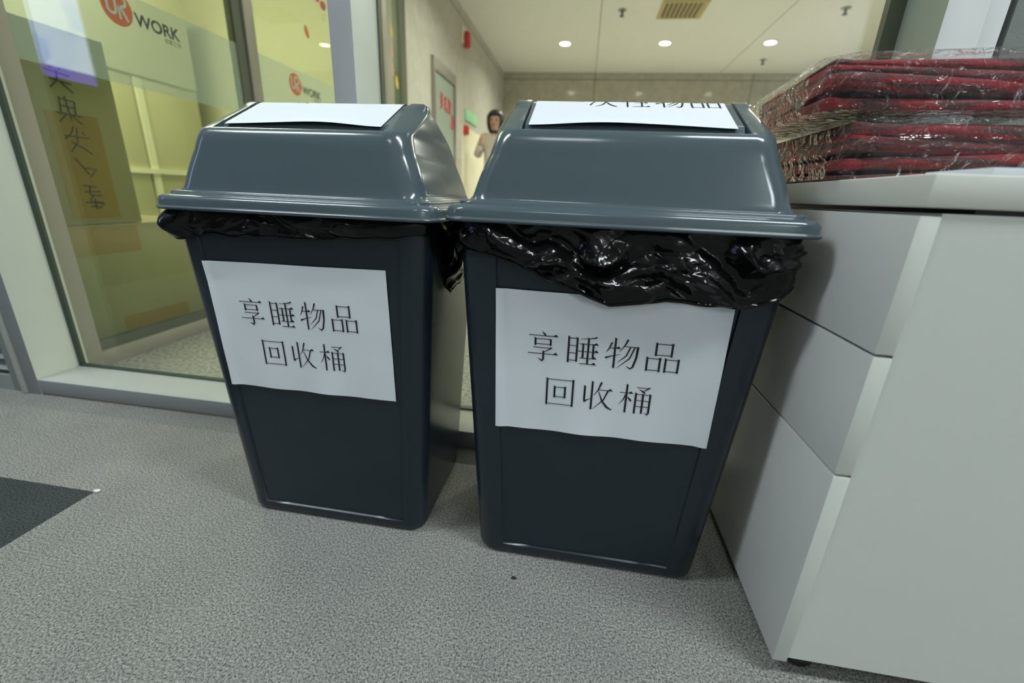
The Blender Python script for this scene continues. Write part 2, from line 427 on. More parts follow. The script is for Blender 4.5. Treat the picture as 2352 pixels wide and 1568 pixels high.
def glyph_polys(strokes, wt=1.0):
    out = []
    TH = 2.4 * wt
    for s in strokes:
        if s[0] == 'v':
            _, x, y0, y1 = s; t = 2.9 * wt
            out.append([(x - t, y0 + 1), (x - t - 1.5, y0 + 4), (x + t, y0), (x + t, y1 + 2), (x, y1 - 1), (x - t, y1)])
        elif s[0] == 'h':
            _, x0, y, x1 = s
            out.append([(x0, y - TH / 2), (x0, y + TH / 2), (x1 - 13, y + TH / 2), (x1 - 13, y - TH / 2)])
            out.append([(x1 - 15, y - TH / 2), (x1 - 15, y + TH / 2), (x1 - 7, y + 7), (x1, y - TH / 2)])
        elif s[0] == 'l':
            _, x0, y, x1 = s
            out.append([(x0, y - TH / 2), (x0, y + TH / 2), (x1, y + TH / 2), (x1, y - TH / 2)])
        else:
            P = s[1]
            L, R = [], []
            for i, (x, y, wd) in enumerate(P):
                a = P[max(i - 1, 0)]; b = P[min(i + 1, len(P) - 1)]
                dx, dy = b[0] - a[0], b[1] - a[1]; l = math.hypot(dx, dy) or 1
                nx, ny = -dy / l, dx / l
                L.append((x + nx * wd / 2 * wt, y + ny * wd / 2 * wt)); R.append((x - nx * wd / 2 * wt, y - ny * wd / 2 * wt))
            for i in range(len(P) - 1):
                out.append([L[i], R[i], R[i + 1], L[i + 1]])
    return out

def text_block(bm, glyphs, place, sub=2):
    """glyphs: (key or strokes, u0, v0, size) ; place(u, v) -> point on the sheet, a hair off it"""
    for g, u0, v0, s in glyphs:
        for poly in glyph_polys(GL[g] if isinstance(g, str) else g):
            cx = sum(p[0] for p in poly) / len(poly); cy = sum(p[1] for p in poly) / len(poly)
            if len(poly) == 4:
                n = 6
                rows = []
                for i in range(n + 1):
                    t = i / n
                    A = [poly[1][k] + (poly[2][k] - poly[1][k]) * t for k in (0, 1)]
                    B = [poly[0][k] + (poly[3][k] - poly[0][k]) * t for k in (0, 1)]
                    rows.append([bm.verts.new(place(u0 + q[0] / 100 * s, v0 + q[1] / 100 * s)) for q in (A, B)])
                for i in range(n): bm.faces.new((rows[i][0], rows[i][1], rows[i + 1][1], rows[i + 1][0]))
            else:
                x0 = min(p[0] for p in poly); x1 = max(p[0] for p in poly); y0 = min(p[1] for p in poly); y1 = max(p[1] for p in poly)
                n = max(1, int((y1 - y0) / 10)); rows = []
                t = 2.9
                xc = poly[3][0] - t
                for i in range(n + 1):
                    y = poly[0][1] + (poly[5][1] - poly[0][1]) * i / n
                    rows.append([bm.verts.new(place(u0 + q / 100 * s, v0 + y / 100 * s)) for q in (xc - t, xc + t)])
                for i in range(n): bm.faces.new((rows[i][0], rows[i][1], rows[i + 1][1], rows[i + 1][0]))
                tri = [bm.verts.new(place(u0 + q[0] / 100 * s, v0 + q[1] / 100 * s)) for q in (poly[0], poly[1], poly[2])]
                bm.faces.new(tri)

def font_bm(body, size, align='LEFT', offset=0):
    c = bpy.data.curves.new('t', 'FONT'); c.body = body; c.size = size; c.align_x = align; c.offset = offset; c.resolution_u = 6
    o = bpy.data.objects.new('t', c); COL.objects.link(o)
    dg = bpy.context.evaluated_depsgraph_get(); dg.update()
    me = bpy.data.meshes.new_from_object(o.evaluated_get(dg))
    bm = bmesh.new(); bm.from_mesh(me)
    bpy.data.objects.remove(o); bpy.data.curves.remove(c); bpy.data.meshes.remove(me)
    return bm

# ------------------------------------------------------------------ the setting
def struct(o): o['kind'] = 'structure'; return o
struct(bx('floor', -4.2, 4, -3.6, 1.0, -.05, 0, 'carpet'))
struct(bx('floor', -4.2, 4, 1.0, 8.2, -.05, 0, 'corridor_floor'))
struct(bx('ceiling', -2.6, 3.2, -3.6, .86, 2.7, 2.8, 'ceiling'))
struct(bx('ceiling', -4.2, 3.7, 1.12, 8.2, 2.5, 2.6, 'plaster'))
struct(bx('wall_front', -2.6, 3.2, -3.7, -3.6, 0, 2.8, 'room_wall'))
struct(bx('wall_left', -2.7, -2.6, -3.6, .86, 0, 2.8, 'dark_wall'))
struct(bx('wall_right', 3.2, 3.3, -3.6, .86, 0, 2.8, 'room_wall'))
struct(bx('wall_header', -4.2, 3.7, .87, 1.12, 2.3, 2.8, 'room_wall'))
struct(bx('wall_end', -1.52, 3.75, 8.05, 8.15, 0, 2.6, 'concrete_end'))
struct(bx('wall_corridor_left', -1.62, -1.5, 3.75, 8.05, 0, 2.5, 'concrete'))
struct(bx('wall_corridor_right', 3.6, 3.7, 1.12, 8.05, 0, 2.5, 'concrete'))
struct(bx('wall_store_back', -4.2, -4.1, .98, 3.9, 0, 2.5, 'store_wall'))
struct(bx('wall_store_side', -4.1, -1.62, 3.76, 3.86, 0, 2.5, 'store_wall'))
struct(bx('wall_store_near', -4.2, -1.56, .90, 1.0, 0, 2.3, 'store_wall'))
struct(bx('trim_lit_wall', -1.5, -1.49, 5.42, 8.05, 0, 1.335, 'cream'))  # cream sheet stands in for light reflected off the glossy lower wall

# window between the two rooms
YW, YG = .868, .978
win = empty('window_1', (-.45, YW, 0), kind='structure')
def wpart(name, x0, x1, y0, y1, z0, z1, mats, two=False, bev=.0015):
    o = bx(name, x0 + .45, x1 + .45, y0 - YW, y1 - YW, z0, z1, mats, win, bev)
    if two: front_other(o)
    return o
wpart('sill', -1.44, .514, YW, 1.0, .006, .046, ['grey_alu', 'sill_paint'], True)
wpart('caulk', -1.44, .514, YW + .002, YW + .02, 0, .0075, 'grout', bev=0)
wpart('jamb', -1.484, -1.44, YW, 1.0, .0, 2.3, ['grey_alu', 'white_paint'], True)
wpart('mullion', -.492, -.446, YW, 1.0, .046, 2.3, ['mullion_alu', 'white_paint'], True)
wpart('jamb', .514, .571, YW, 1.0, 0, 2.3, ['white_front', 'jamb_grey'], True)
wpart('head', -1.44, .514, YW, 1.0, 2.24, 2.3, ['grey_alu', 'white_paint'], True)
for gx0, gx1 in ((-1.44, -.492), (-.446, .514)):
    wpart('pane', gx0, gx1, YG, YG + .006, .046, 2.24, 'glass', bev=0)
    bm = bmesh.new()
    rw = .026 if gx1 > 0 else .004
    for q in ((gx0, gx0 + .004, .046, 2.24), (gx1 - rw, gx1, .046, 2.24), (gx0 + .004, gx1 - rw, .046, .050)):
        box(bm, q[0] + .45, q[1] + .45, YG - .004 - YW, YG + .012 - YW, q[2], q[3])
    obj('gasket', bm, 'dark_frame' if gx1 > 0 else 'dark_gasket', win)

# louvred door at the far left, stained strip beside the window
d1 = empty('door_1', (-1.9, YW, 0), kind='structure')
bx('edge_strip', .400, .416, -.004, .06, .002, 2.3, 'alu_strip', d1, .001)
bx('stile', .362, .398, .006, .05, .0, 2.3, 'louver', d1, .001)
bx('bottom_rail', -.3, .362, .006, .05, .0, .045, 'louver', d1)
bm = bmesh.new()
for k in range(60):
    z = .06 + k * .034
    for a, b in (((-.3, .012, z), (.362, .012, z)),):
        vs = [bm.verts.new(p) for p in ((-.3, .010, z), (.362, .010, z), (.362, .034, z + .022), (-.3, .034, z + .022), (-.3, .014, z - .003), (.362, .014, z - .003), (.362, .038, z + .019), (-.3, .038, z + .019))]
        for q in ((0, 1, 2, 3), (7, 6, 5, 4), (0, 4, 5, 1), (1, 5, 6, 2), (2, 6, 7, 3), (3, 7, 4, 0)): bm.faces.new([vs[i] for i in q])
obj('louvre_slats', bm, 'louver', d1)
bx('backing', -.3, .362, .045, .055, .045, 2.3, 'dark_frame', d1)
struct(bx('wall_window_left', -2.6, -2.2, YW, .99, 0, 2.3, 'room_wall'))

# grey door panel and frame strip right of the window
d2 = empty('door_2', (.60, YW, 0), kind='structure')
bx('frame_strip', -.027, .004, .010, .11, 0, 2.3, 'white_front', d2, .002)
bx('painted_shadow', .004, .014, .030, .11, 0, 2.3, 'dark_frame', d2)  # dark strip standing in for the shadow between frame and panel
bx('panel', .014, .95, .012, .06, 0, 2.3, 'grey_panel', d2)
struct(bx('wall_window_right', 1.56, 3.2, YW, .99, 0, 2.3, 'room_wall'))

# glass partition running back along the corridor's left side
XL = -1.5
w2 = empty('window_2', (XL, 1.0, 0), kind='structure')
def lpart(name, y0, y1, z0, z1, mats, x0=-.03, x1=.012, bev=0):
    return bx(name, x0, x1, y0 - 1, y1 - 1, z0, z1, mats, w2, bev)
lpart('end_post', 1.0, 1.056, 0, 2.5, 'taupe', -.03, .045, .002)
lpart('bottom_rail', 1.056, 3.64, .0, .048, 'taupe', -.03, .014, .002)
lpart('bottom_gasket', 1.056, 3.64, .048, .080, 'dark_frame', -.02, .004)
lpart('stile', 1.895, 1.95, .0, 2.5, 'dark_frame', -.03, .006)
lpart('stile', 1.95, 2.01, .0, 2.5, 'taupe', -.03, .014, .002)
lpart('stile', 3.36, 3.47, .0, 2.5, 'taupe', -.03, .014, .002)
lpart('end_stile', 3.64, 3.75, .0, 2.5, 'dark_frame', -.05, .014, .002)
for y0, y1 in ((1.056, 1.895), (2.01, 3.36), (3.47, 3.64)):
    lpart('pane', y0, y1, .08, 2.5, 'glass_green', -.008, 0)
for y0, y1 in ((1.056, 1.895), (2.01, 3.36)):
    bm = bmesh.new()
    vs = [bm.verts.new(p) for p in ((.0012, y0 - 1, .866), (.0012, y1 - 1, .866), (.0012, y1 - 1, 1.135), (.0012, y0 - 1, 1.135))]
    bm.faces.new(vs)
    tag(obj('frosted_band', bm, 'frost', w2), 'frosted privacy band')

def on_partition(bm, y, z, off):
    # local x -> +Y, local y -> +Z, on the corridor face of the glass
    for v in bm.verts:
        v.co = Vector((off, y - 1 + v.co.x, z + v.co.y))

def logo(y, z, r):
    root_off = .0022
    bm = bmesh.new()
    bmesh.ops.create_circle(bm, cap_ends=True, radius=r, segments=48)
    on_partition(bm, y, z, root_off)
    disc = obj('logo_disc', bm, 'orange', w2); disc['label'] = 'orange round logo disc'
    def band(pts, wd, name):
        b = bmesh.new(); L = []; R = []
        for i, p in enumerate(pts):
            a = Vector(pts[max(i - 1, 0)]); c = Vector(pts[min(i + 1, len(pts) - 1)])
            d = (c - a).normalized(); n = Vector((-d.y, d.x))
            q = Vector(p)
            L.append(b.verts.new((*(q + n * wd / 2), 0))); R.append(b.verts.new((*(q - n * wd / 2), 0)))
        for i in range(len(pts) - 1): b.faces.new((L[i], R[i], R[i + 1], L[i + 1]))
        return b
    arc = lambda cx, cy, rad, a0, a1, n=12: [(cx + rad * math.cos(math.radians(a0 + (a1 - a0) * i / n)), cy + rad * math.sin(math.radians(a0 + (a1 - a0) * i / n))) for i in range(n + 1)]
    s = r
    upts = [(-.62 * s, .62 * s), (-.62 * s, -.1 * s)] + arc(-.36 * s, -.14 * s, .26 * s, 180, 360) + [(-.10 * s, .46 * s)] + arc(.10 * s, .46 * s, .20 * s, 180, 90, 6) + [(.34 * s, .66 * s)] + arc(.34 * s, .40 * s, .26 * s, 90, -90) + [(.18 * s, .14 * s), (.60 * s, -.62 * s)]
    b = band(upts, .17 * s, 'u'); on_partition(b, y, z, root_off + .0008)
    o = obj('logo_letters', b, 'logo_white', disc); o['label'] = 'pale interlocked UR letters'
    b = band([(.10 * s, .14 * s), (.10 * s, -.60 * s)], .15 * s, 'r'); on_partition(b, y, z, root_off + .0008)
    obj('logo_letters', b, 'logo_white', disc)
    b = font_bm('WORK', .052, offset=.0012); on_partition(b, y + r * 1.12, z - .030, root_off)
    o = obj('logo_lettering', b, 'logo_dark', w2); o['label'] = 'dark WORK lettering'
    b = font_bm('优客工场', .0165); on_partition(b, y + r * 1.12 + .098, z - .050, root_off)
    obj('logo_lettering', b, 'logo_dark', w2)
logo(1.392, 1.085, .050)
logo(2.278, 1.065, .050)

# small decals on the glass partition
def decal(y, z, sy, sz, mat, rot=.5):
    bm = bmesh.new()
    n = 10
    vs = []
    for i in range(n):
        t = 2 * math.pi * i / n
        a, b = math.cos(t) * sy, math.sin(t) * sz * (1 + .25 * math.cos(t))
        vs.append(bm.verts.new((.0024, y - 1 + a * math.cos(rot) - b * math.sin(rot), z + a * math.sin(rot) + b * math.cos(rot))))
    bm.faces.new(vs)
    obj('decal', bm, mat, w2)
decal(2.42, 1.335, .018, .030, 'orange', .4)
decal(2.16, 1.45, .010, .030, 'pink', .2)
decal(2.72, 1.33, .012, .036, 'pink', .1)
for k, (yy, zz) in enumerate(((2.42, 1.53), (2.48, 1.54), (2.54, 1.53), (2.60, 1.51))):
    decal(yy, zz, .022, .030, 'redtext', .6 * k)
for yy, zz, mt in ((3.50, 1.68, 'yellow'), (3.50, 1.55, 'pink'), (3.50, 1.43, 'pink'), (3.57, 1.36, 'yellow')):
    decal(yy, zz, .022, .045, mt, .2)

# ------------------------------------------------------------------ swing-lid bins
def bin_body(name, root, a0, b0, ab, bb, zr):
    bm = bmesh.new()
    rings = []
    def ring(z, inset=0, rec=0):
        t = z / zr
        a = a0 + (ab - a0) * t - inset; b = b0 + (bb - b0) * t - inset
        r = .030 - inset * .5
        pw = .132 + (.158 - .132) * t - (0.17 - min(a0, .17)) * .5
        pw = min(pw, a - r - .006)
        xs = [-(pw + .0016), -pw, -pw * .6, 0, pw * .6, pw, pw + .0016]
        P = rr(a, b, r, 8, xs)
        out = []
        for (x, y) in P:
            yy = y
            if abs(x) <= pw + 1e-5 and abs(abs(y) - b) < 1e-6: yy = y * (1 - rec / b)
            out.append((x, yy, z))
        return out
    D = .0032
    for z, ins, rec in ((.0, .010, 0), (.0025, .004, 0), (.007, .0012, 0), (.012, 0, 0), (.022, 0, 0), (.0235, 0, D), (.10, 0, D), (.2, 0, D), (.3, 0, D), (.4, 0, D), (.5, 0, D), (.514, 0, D), (.5155, 0, 0), (.53, 0, 0), (zr + .004, 0, 0)):
        rings.append(ring(z, ins, rec))
    # inner wall
    for z in (zr + .004, .3, .02):
        t = z / zr
        rings.append(ring(z, .004, 0))
    loft(bm, rings, True, True)
    o = obj(name, bm, 'body_plastic_shaded', root, 40)
    return o

def roof_z(y, top):
    y = abs(y)
    z = top - .0035 - .50 * y
    return z - .0 if y > .02 else top - .0035 - .50 * .02 + .5 * .02 * (1 - (y / .02) ** 2) * .62

def bin_lid(root, a1, b1, zr, w):
    """w scales widths; dome: steep front to a soft hip, then a roof slope up to the ridge"""
    top = zr + .172
    bm = bmesh.new()
    rings = []
    def R(a, b, r, z): rings.append([(x, y, z) for x, y in rr(a, b, max(.002, min(r, b * .96, a)), 10)])
    # flange
    for ins, dz in ((.016, .004), (.014, .0), (.001, .0), (-.001, .0025), (.0, .0045), (.0022, .0055), (.0022, .013), (.0040, .0172), (.0085, .0198), (.0150, .0205), (.0165, .0215), (.0172, .0245), (.0190, .0258), (.0215, .0262)):
        R(a1 - ins, b1 - ins * .9, .032 - ins * .5, zr + dz)
    zb = zr + .0262
    # steep wall (concave foot then slightly inclined)
    aw = .196 * w; bw = .1365
    R(aw + .0045, bw + .0015, .030, zb + .0005)
    R(aw + .001, bw + .0002, .030, zb + .004)
    zh = zr + .083
    for t in (.12, .3, .5, .7, .85, .94, 1):
        z = zb + .004 + (zh - zb - .004) * t
        R(aw - .0185 * w * (t ** 1.3), bw - .0113 * t, .031, z)
    # hip rounding: from wall (b=.122,z=zh) to the roof line
    ah = aw - .022 * w
    b_h, b_r = .1252, .1135
    zr_r = roof_z(b_r, top)
    for i in range(1, 10):
        t = i / 9
        # quadratic bezier wall -> roof
        c = (.1212, zh + .0235)
        bq = (1 - t) ** 2 * b_h + 2 * t * (1 - t) * c[0] + t * t * b_r
        zq = (1 - t) ** 2 * zh + 2 * t * (1 - t) * c[1] + t * t * zr_r
        R(aw - .0185 * w - .0075 * w * (1 - (1 - t) ** 2), bq, .031, zq)
    for b in (.105, .09, .075, .06, .045, .032, .022, .016, .010, .005, .002):
        k = (b_r - b) / b_r
        R(ah - .004 * w - .010 * w * k ** 1.5 - (.004 if b < .012 else 0), b, .031, roof_z(b, top))
    loft(bm, rings, True, True)
    dome = obj('lid', bm, 'lid_plastic', None)
    # pocket for the swing flap
    cb = bmesh.new()
    hw, hy = .136 * w, .1115
    ys = [-hy + 2 * hy * i / 40 for i in range(41)]
    prof = [(y, roof_z(y, top) - .019) for y in ys] + [(hy, top + .05), (-hy, top + .05)]
    loft(cb, [[(x, y, z) for y, z in prof] for x in (-hw, hw)], True, True)
    cut = obj('cutter', cb, 'lid_plastic')
    md = dome.modifiers.new('b', 'BOOLEAN'); md.operation = 'DIFFERENCE'; md.object = cut; md.solver = 'EXACT'
    bv = dome.modifiers.new('v', 'BEVEL'); bv.width = .0018; bv.segments = 3; bv.limit_method = 'ANGLE'; bv.angle_limit = math.radians(50)
    dg = bpy.context.evaluated_depsgraph_get(); dg.update()
    me = bpy.data.meshes.new_from_object(dome.evaluated_get(dg))
    me.name = 'lid'
    bpy.data.objects.remove(dome); bpy.data.objects.remove(cut)
    me.polygons.foreach_set('use_smooth', [True] * len(me.polygons))
    me.set_sharp_from_angle(angle=math.radians(42))
    lid = bpy.data.objects.new('lid', me); COL.objects.link(lid); lid.parent = root
    # flap
    fb = bmesh.new()
    fw, fy = .1335 * w, .1090
    rows = []
    for off in (-.0022, -.0078):
        rows.append([[(x, -fy + 2 * fy * i / 48, roof_z(-fy + 2 * fy * i / 48, top) + off - .0085 * smooth01((abs(-fy + 2 * fy * i / 48) - .086) / .014)) for i in range(49)] for x in (-fw, -fw + .003, -.06, 0, .06, fw - .003, fw)])
    V = [[[fb.verts.new(p) for p in r] for r in lay] for lay in rows]
    nx, ny = 7, 49
    for i in range(nx - 1):
        for j in range(ny - 1):
            fb.faces.new((V[0][i][j], V[0][i + 1][j], V[0][i + 1][j + 1], V[0][i][j + 1]))
            fb.faces.new((V[1][i][j], V[1][i][j + 1], V[1][i + 1][j + 1], V[1][i + 1][j]))
    for i in range(nx - 1):
        for j in (0, ny - 1): fb.faces.new((V[0][i][j], V[1][i][j], V[1][i + 1][j], V[0][i + 1][j]))
    for j in range(ny - 1):
        for i in (0, nx - 1): fb.faces.new((V[0][i][j], V[0][i][j + 1], V[1][i][j + 1], V[1][i][j]))
    flap = obj('swing_flap', fb, 'lid_plastic', root, 40)
    return lid, flap, top

def front_notice(root, corners, a0, b0, bb, zr, seed, label):
    """A4 sheet taped on the front panel, bottom edge curling off a little; corners = (x, z) tl tr bl br"""
    tl, tr, bl, br = [Vector(c) for c in corners]
    rec = .0032
    def base(u, v):
        top = tl.lerp(tr, u); bot = bl.lerp(br, u)
        p = bot.lerp(top, v)
        y = -(b0 + (bb - b0) * p.y / zr) + rec
        edge = (1 - v) ** 5
        w = .0006 + .0034 * edge * (math.sin(3.1 * u * math.pi + seed) ** 2) * math.sin(math.pi * u) + .0006 * (1 + noise.noise((u * 5, v * 4, seed)))
        pw = .132 + .026 * p.y / zr - (.17 - min(a0, .17)) * .5
        w += .0036 * smooth01((abs(p.x) - pw + .010) / .010)
        w += .0012 * max(0, v - .86) / .14 * (1 + math.sin(u * 9 + seed))
        return p, y - w - .0008
    nx, nz = 48, 34
    bm = bmesh.new()
    G = []
    for i in range(nx + 1):
        G.append([])
        for j in range(nz + 1):
            p, y = base(i / nx, j / nz)
            G[-1].append(bm.verts.new((p.x, y, p.y)))
    for i in range(nx):
        for j in range(nz): bm.faces.new((G[i][j], G[i + 1][j], G[i + 1][j + 1], G[i][j + 1]))
    sheet = obj('front_notice', bm, 'paper', root, 180)
    sheet['label'] = label
    W, Hh = .297, .21
    def place(x, y):
        p, yy = base(x / W, y / Hh)
        return (p.x, yy - .0005, p.y)
    s = .045
    g = [('share', .0425, .110, s), ('sleep', .0955, .110, s), ('thing', .1475, .110, s), ('goods', .2000, .110, s),
         ('return', .0685, .0430, s), ('collect', .1200, .0430, s), ('barrel', .1720, .0430, s)]
    for ch in g:
        tb = bmesh.new(); text_block(tb, [ch], place)
        obj('lettering', tb, 'ink', sheet)
    return sheet

def flap_notice(root, top, w, glyphs, xc, seed, label):
    bm = bmesh.new()
    hw = .1265 * w
    y0, y1 = -.0955, .090
    nx, ny = 40, 60
    def base(x, y):
        t = (y - y0) / (y1 - y0); u = (x - xc + hw) / (2 * hw)
        lift = .0052 * max(0, 1 - t / .16) ** 1.5 * (math.sin(math.pi * u) ** 2 + .25 * math.sin(7 * u + seed) * math.sin(math.pi * u))
        return roof_z(y, top) - .0022 + .0012 + lift
    G = [[bm.verts.new((xc - hw + 2 * hw * i / nx, y0 + (y1 - y0) * j / ny, base(xc - hw + 2 * hw * i / nx, y0 + (y1 - y0) * j / ny))) for j in range(ny + 1)] for i in range(nx + 1)]
    for i in range(nx):
        for j in range(ny): bm.faces.new((G[i][j], G[i + 1][j], G[i + 1][j + 1], G[i][j + 1]))
    sheet = obj('flap_notice', bm, 'paper', root, 180)
    sheet['label'] = label
    for ch in glyphs:
        tb = bmesh.new(); text_block(tb, [ch], lambda x, y: (x, y, base(x, y) + .0006))
        obj('lettering', tb, 'ink', sheet)
    return sheet

def liner(root_name, cx, cy, a, b, zr, drop, bulge, seed, label, amp=1.0):
    """plastic bag mouth folded over the bin edge, hanging as a crumpled skirt under the lid's rim"""
    root_loc = (cx, cy, 0)
    n, m = 640, 56
    rnd = random.Random(int(seed * 10))
    waves = []
    for A, f, cnt in ((.0044, 13, 3), (.0025, 24, 3), (.0009, 46, 3)):
        for _ in range(cnt):
            th = rnd.choice((.25, .40, .60, .75)) * math.pi + rnd.uniform(-.25, .25); waves.append((A, f * rnd.uniform(.8, 1.25), math.cos(th) * .75, math.sin(th) * 1.35, rnd.uniform(0, 9)))
    def tri(t): return 1 - 4 * abs((t % 1) - .5)
    per = rr(a, b, .034, 10)
    # even resample of the perimeter
    L = [0]
    for i in range(len(per)):
        p, q = per[i], per[(i + 1) % len(per)]
        L.append(L[-1] + math.hypot(q[0] - p[0], q[1] - p[1]))
    T = L[-1]
    P = []
    j = 0
    for i in range(n):
        s = T * i / n
        while L[j + 1] < s: j += 1
        f = (s - L[j]) / (L[j + 1] - L[j] or 1)
        p, q = per[j % len(per)], per[(j + 1) % len(per)]
        P.append((p[0] + (q[0] - p[0]) * f, p[1] + (q[1] - p[1]) * f))
    bm = bmesh.new()
    rings = []
    for k in range(m + 1):
        v = k / m
        row = []
        for i in range(n):
            x, y = P[i]
            x0, y0 = P[i - 1]; x1, y1 = P[(i + 1) % n]
            tx, ty = x1 - x0, y1 - y0; l = math.hypot(tx, ty) or 1
            nx, ny = ty / l, -tx / l
            ang = math.atan2(y, x)
            d = drop(x, y)
            s = T * i / n
            # crumple: flat facets meeting in crisp creases
            sz = v * d
            wx = .55 * noise.noise(Vector((s * 14, sz * 22, seed))); wz = .55 * noise.noise(Vector((s * 14 + 9, sz * 22, seed)))
            fold = (.35 if seed > 5 and x > .1 else 1) * sum(A * tri(f * (c * s + e * sz) + ph + wx * c + wz * e) for A, f, c, e, ph in waves) * amp * min(1, d / .05)
            bul = bulge(x, y)
            prof = math.sin(math.pi * min(1, v * .90 + .03)) ** .7
            out = .002 + prof * max(0, bul + fold) + (.0018 if v > .96 else 0)
            # the skirt follows the body, which narrows downwards
            z = zr + .002 - d * v
            tap = (.036 / .546) * (zr - z)
            wob = .0035 * noise.noise((s * 30, seed, 2.0)) * v
            row.append((x + nx * (out - tap), y + ny * (out - tap * .5), z + wob))
        rings.append(row)
    # hem turned in
    rings.append([(x * .996, y * .996, z + .002) for x, y, z in rings[-1]])
    loft(bm, rings)
    o = obj(root_name, bm, 'liner', None, 28, root_loc)
    return o

# right bin ------------------------------------------------------------
RC = (.050, .698)
LC = (-.4005, .709)
def make_bin(c, a0, b0, a1, b1, zr, w, corners, seed, label, flabel, glyphs, fl2):
    root = empty('trash_bin', (c[0], c[1], 0), 0, label, 'trash bin', 'grey swing-lid bins')
    ab, bb = a1 - .016, b1 - .016
    bin_body('body', root, a0, b0, ab, bb, zr)
    lid, flap, top = bin_lid(root, a1, b1, zr, w)
    front_notice(root, corners, a0, b0, bb, zr, seed, flabel)
    flap_notice(root, top, w, glyphs, -.002, seed, fl2)
    return root, ab, bb

gR = [('one', -.100, -.030, .040), ('order', -.056, -.030, .040), ('nature', -.011, -.030, .040), ('thing', .034, -.030, .040), ('goods', .079, -.030, .040)]
_, abR, bbR = make_bin(RC, .178, .125, .228, .158, .546, 1.0, ((-.1555, .4620), (.1480, .4585), (-.1515, .2503), (.1510, .2535)), .6,
    'dark grey swing-lid trash bin against the white drawer cabinet, wide liner skirt', 'white A4 notice partly under the liner', gR, 'white sheet on the flap')
lm = [[pp((10, 8, 6), (22, 3, 2)), pp((42, 10, 6), (56, 2, 5))], [pp((8, 8, 3), (2, 2, 1)), ('l', 10, 6, 60)], [pp((2, 1, 1), (14, 9, 4)), ('l', 14, 8, 80), pp((80, 8, 3), (86, 12, 4))]]
gL = [(lm[0], -.062, -.013, .040), (lm[1], -.012, -.013, .040), (lm[2], .040, -.013, .040)]
_, abL, bbL = make_bin(LC, .169, .122, .214, .160, .541, .945, ((-.1530, .4687), (.1340, .4722), (-.1497, .2637), (.1360, .2641)), 2.1,
    'left dark grey swing-lid trash bin with fully uncovered notice and narrow liner edge', 'white A4 notice fully uncovered', gL, 'white sheet on the flap')

def dropR(x, y):
    fr = interp([(-.21, .050), (-.200, .038), (-.160, .046), (-.120, .056), (-.080, .073), (-.045, .086), (-.006, .098), (.021, .094), (.063, .088), (.12, .090), (.17, .087), (.196, .074), (.21, .06)], x)
    if y < -.105: return fr
    if x < 0:
        side = interp([(-.11, .045), (-.085, .055), (-.055, .10), (-.03, .112), (.0, .100), (.05, .07), (.14, .06)], y)
    else:
        side = interp([(-.11, .06), (-.06, .075), (.14, .06)], y)
    t = smooth01((y + .125) / .02)
    return fr * (1 - t) + side * t if y < .1 else .06
def bulgeR(x, y):
    return .009 + .006 * smooth01((.16 - abs(x)) / .1)
tag(liner('bin_liner', RC[0], RC[1], abR, bbR, .546, dropR, bulgeR, 1.7, '', 1.25),
    'black plastic bin liner folded wide over the bin beside the cabinet', 'bin liner', 'black bin liners')
def dropL(x, y):
    fr = interp([(-.21, .046), (-.18, .046), (-.14, .036), (-.06, .034), (.03, .034), (.1, .030), (.15, .026), (.18, .02), (.21, .02)], x)
    if y < -.128: return fr
    if x < 0: return .046
    return interp([(-.125, .035), (-.11, .055), (-.095, .075), (-.07, .105), (-.045, .118), (.0, .112), (.14, .08)], y)
def bulgeL(x, y):
    if x > .15 and y > -.13: return .003 + .017 * smooth01((y + .13) / .13)
    return .004 + .022 * smooth01((-x - .15) / .05)
tag(liner('bin_liner', LC[0], LC[1], abL, bbL, .541, dropL, bulgeL, 5.2, '', .9),
    'black plastic bin liner showing as a narrow edge under the left bin lid', 'bin liner', 'black bin liners')

# ------------------------------------------------------------------ drawer cabinet and worktop
cabx, caby = .293, .445
cb = empty('drawer_cabinet', (cabx + .3, caby + .2, 0), 0, 'white laminate drawer cabinet on castors right of the bins', 'cabinet')
def cpart(name, x0, x1, y0, y1, z0, z1, mat, bev=.001):
    return bx(name, x0 - cabx - .3, x1 - cabx - .3, y0 - caby - .2, y1 - caby - .2, z0, z1, mat, cb, bev)
cpart('carcass', cabx + .0176, cabx + .60, caby + .0012, caby + .40, .033, .580, 'pale_board', 0)
for z0, z1 in ((.026, .3062), (.3092, .4442), (.4472, .5775)):
    df = cpart('drawer_front', cabx, cabx + .0175, caby, caby + .40, z0, z1, ['pale_board', 'drawer_board'], .0010)
    front_other(df)
for i, (cx_, cy_) in enumerate(((cabx + .045, caby + .03), (cabx + .55, caby + .03), (cabx + .045, caby + .36), (cabx + .55, caby + .36))):
    bm = bmesh.new()
    ox, oy = cx_ - cabx - .3, cy_ - caby - .2
    pts = [(math.cos(t), math.sin(t)) for t in [2 * math.pi * k / 20 for k in range(20)]]
    loft(bm, [[(ox + r * cxx * .0155, oy + yy, .0155 + r * cz * .0155) for cxx, cz in pts] for yy, r in ((-.014, .85), (-.012, 1), (.006, 1), (.008, .85))], True, True)
    wh = obj('castor', bm, 'black', cb, 40)
    bm = bmesh.new()
    loft(bm, [[(ox + r * .018 * cxx, oy + r * .018 * cz, z) for cxx, cz in pts] for z, r in ((.022, .7), (.026, 1), (.0332, 1))], True, True)
    obj('castor_housing', bm, 'black', wh, 40)
top = bx('worktop', -.32, .32, -.22, .20, 0, .028, 'top_board', None, .0022, (cabx + .32, caby + .218, .5845))
tag(top, 'cream laminate worktop lying over the drawer cabinet', 'worktop')
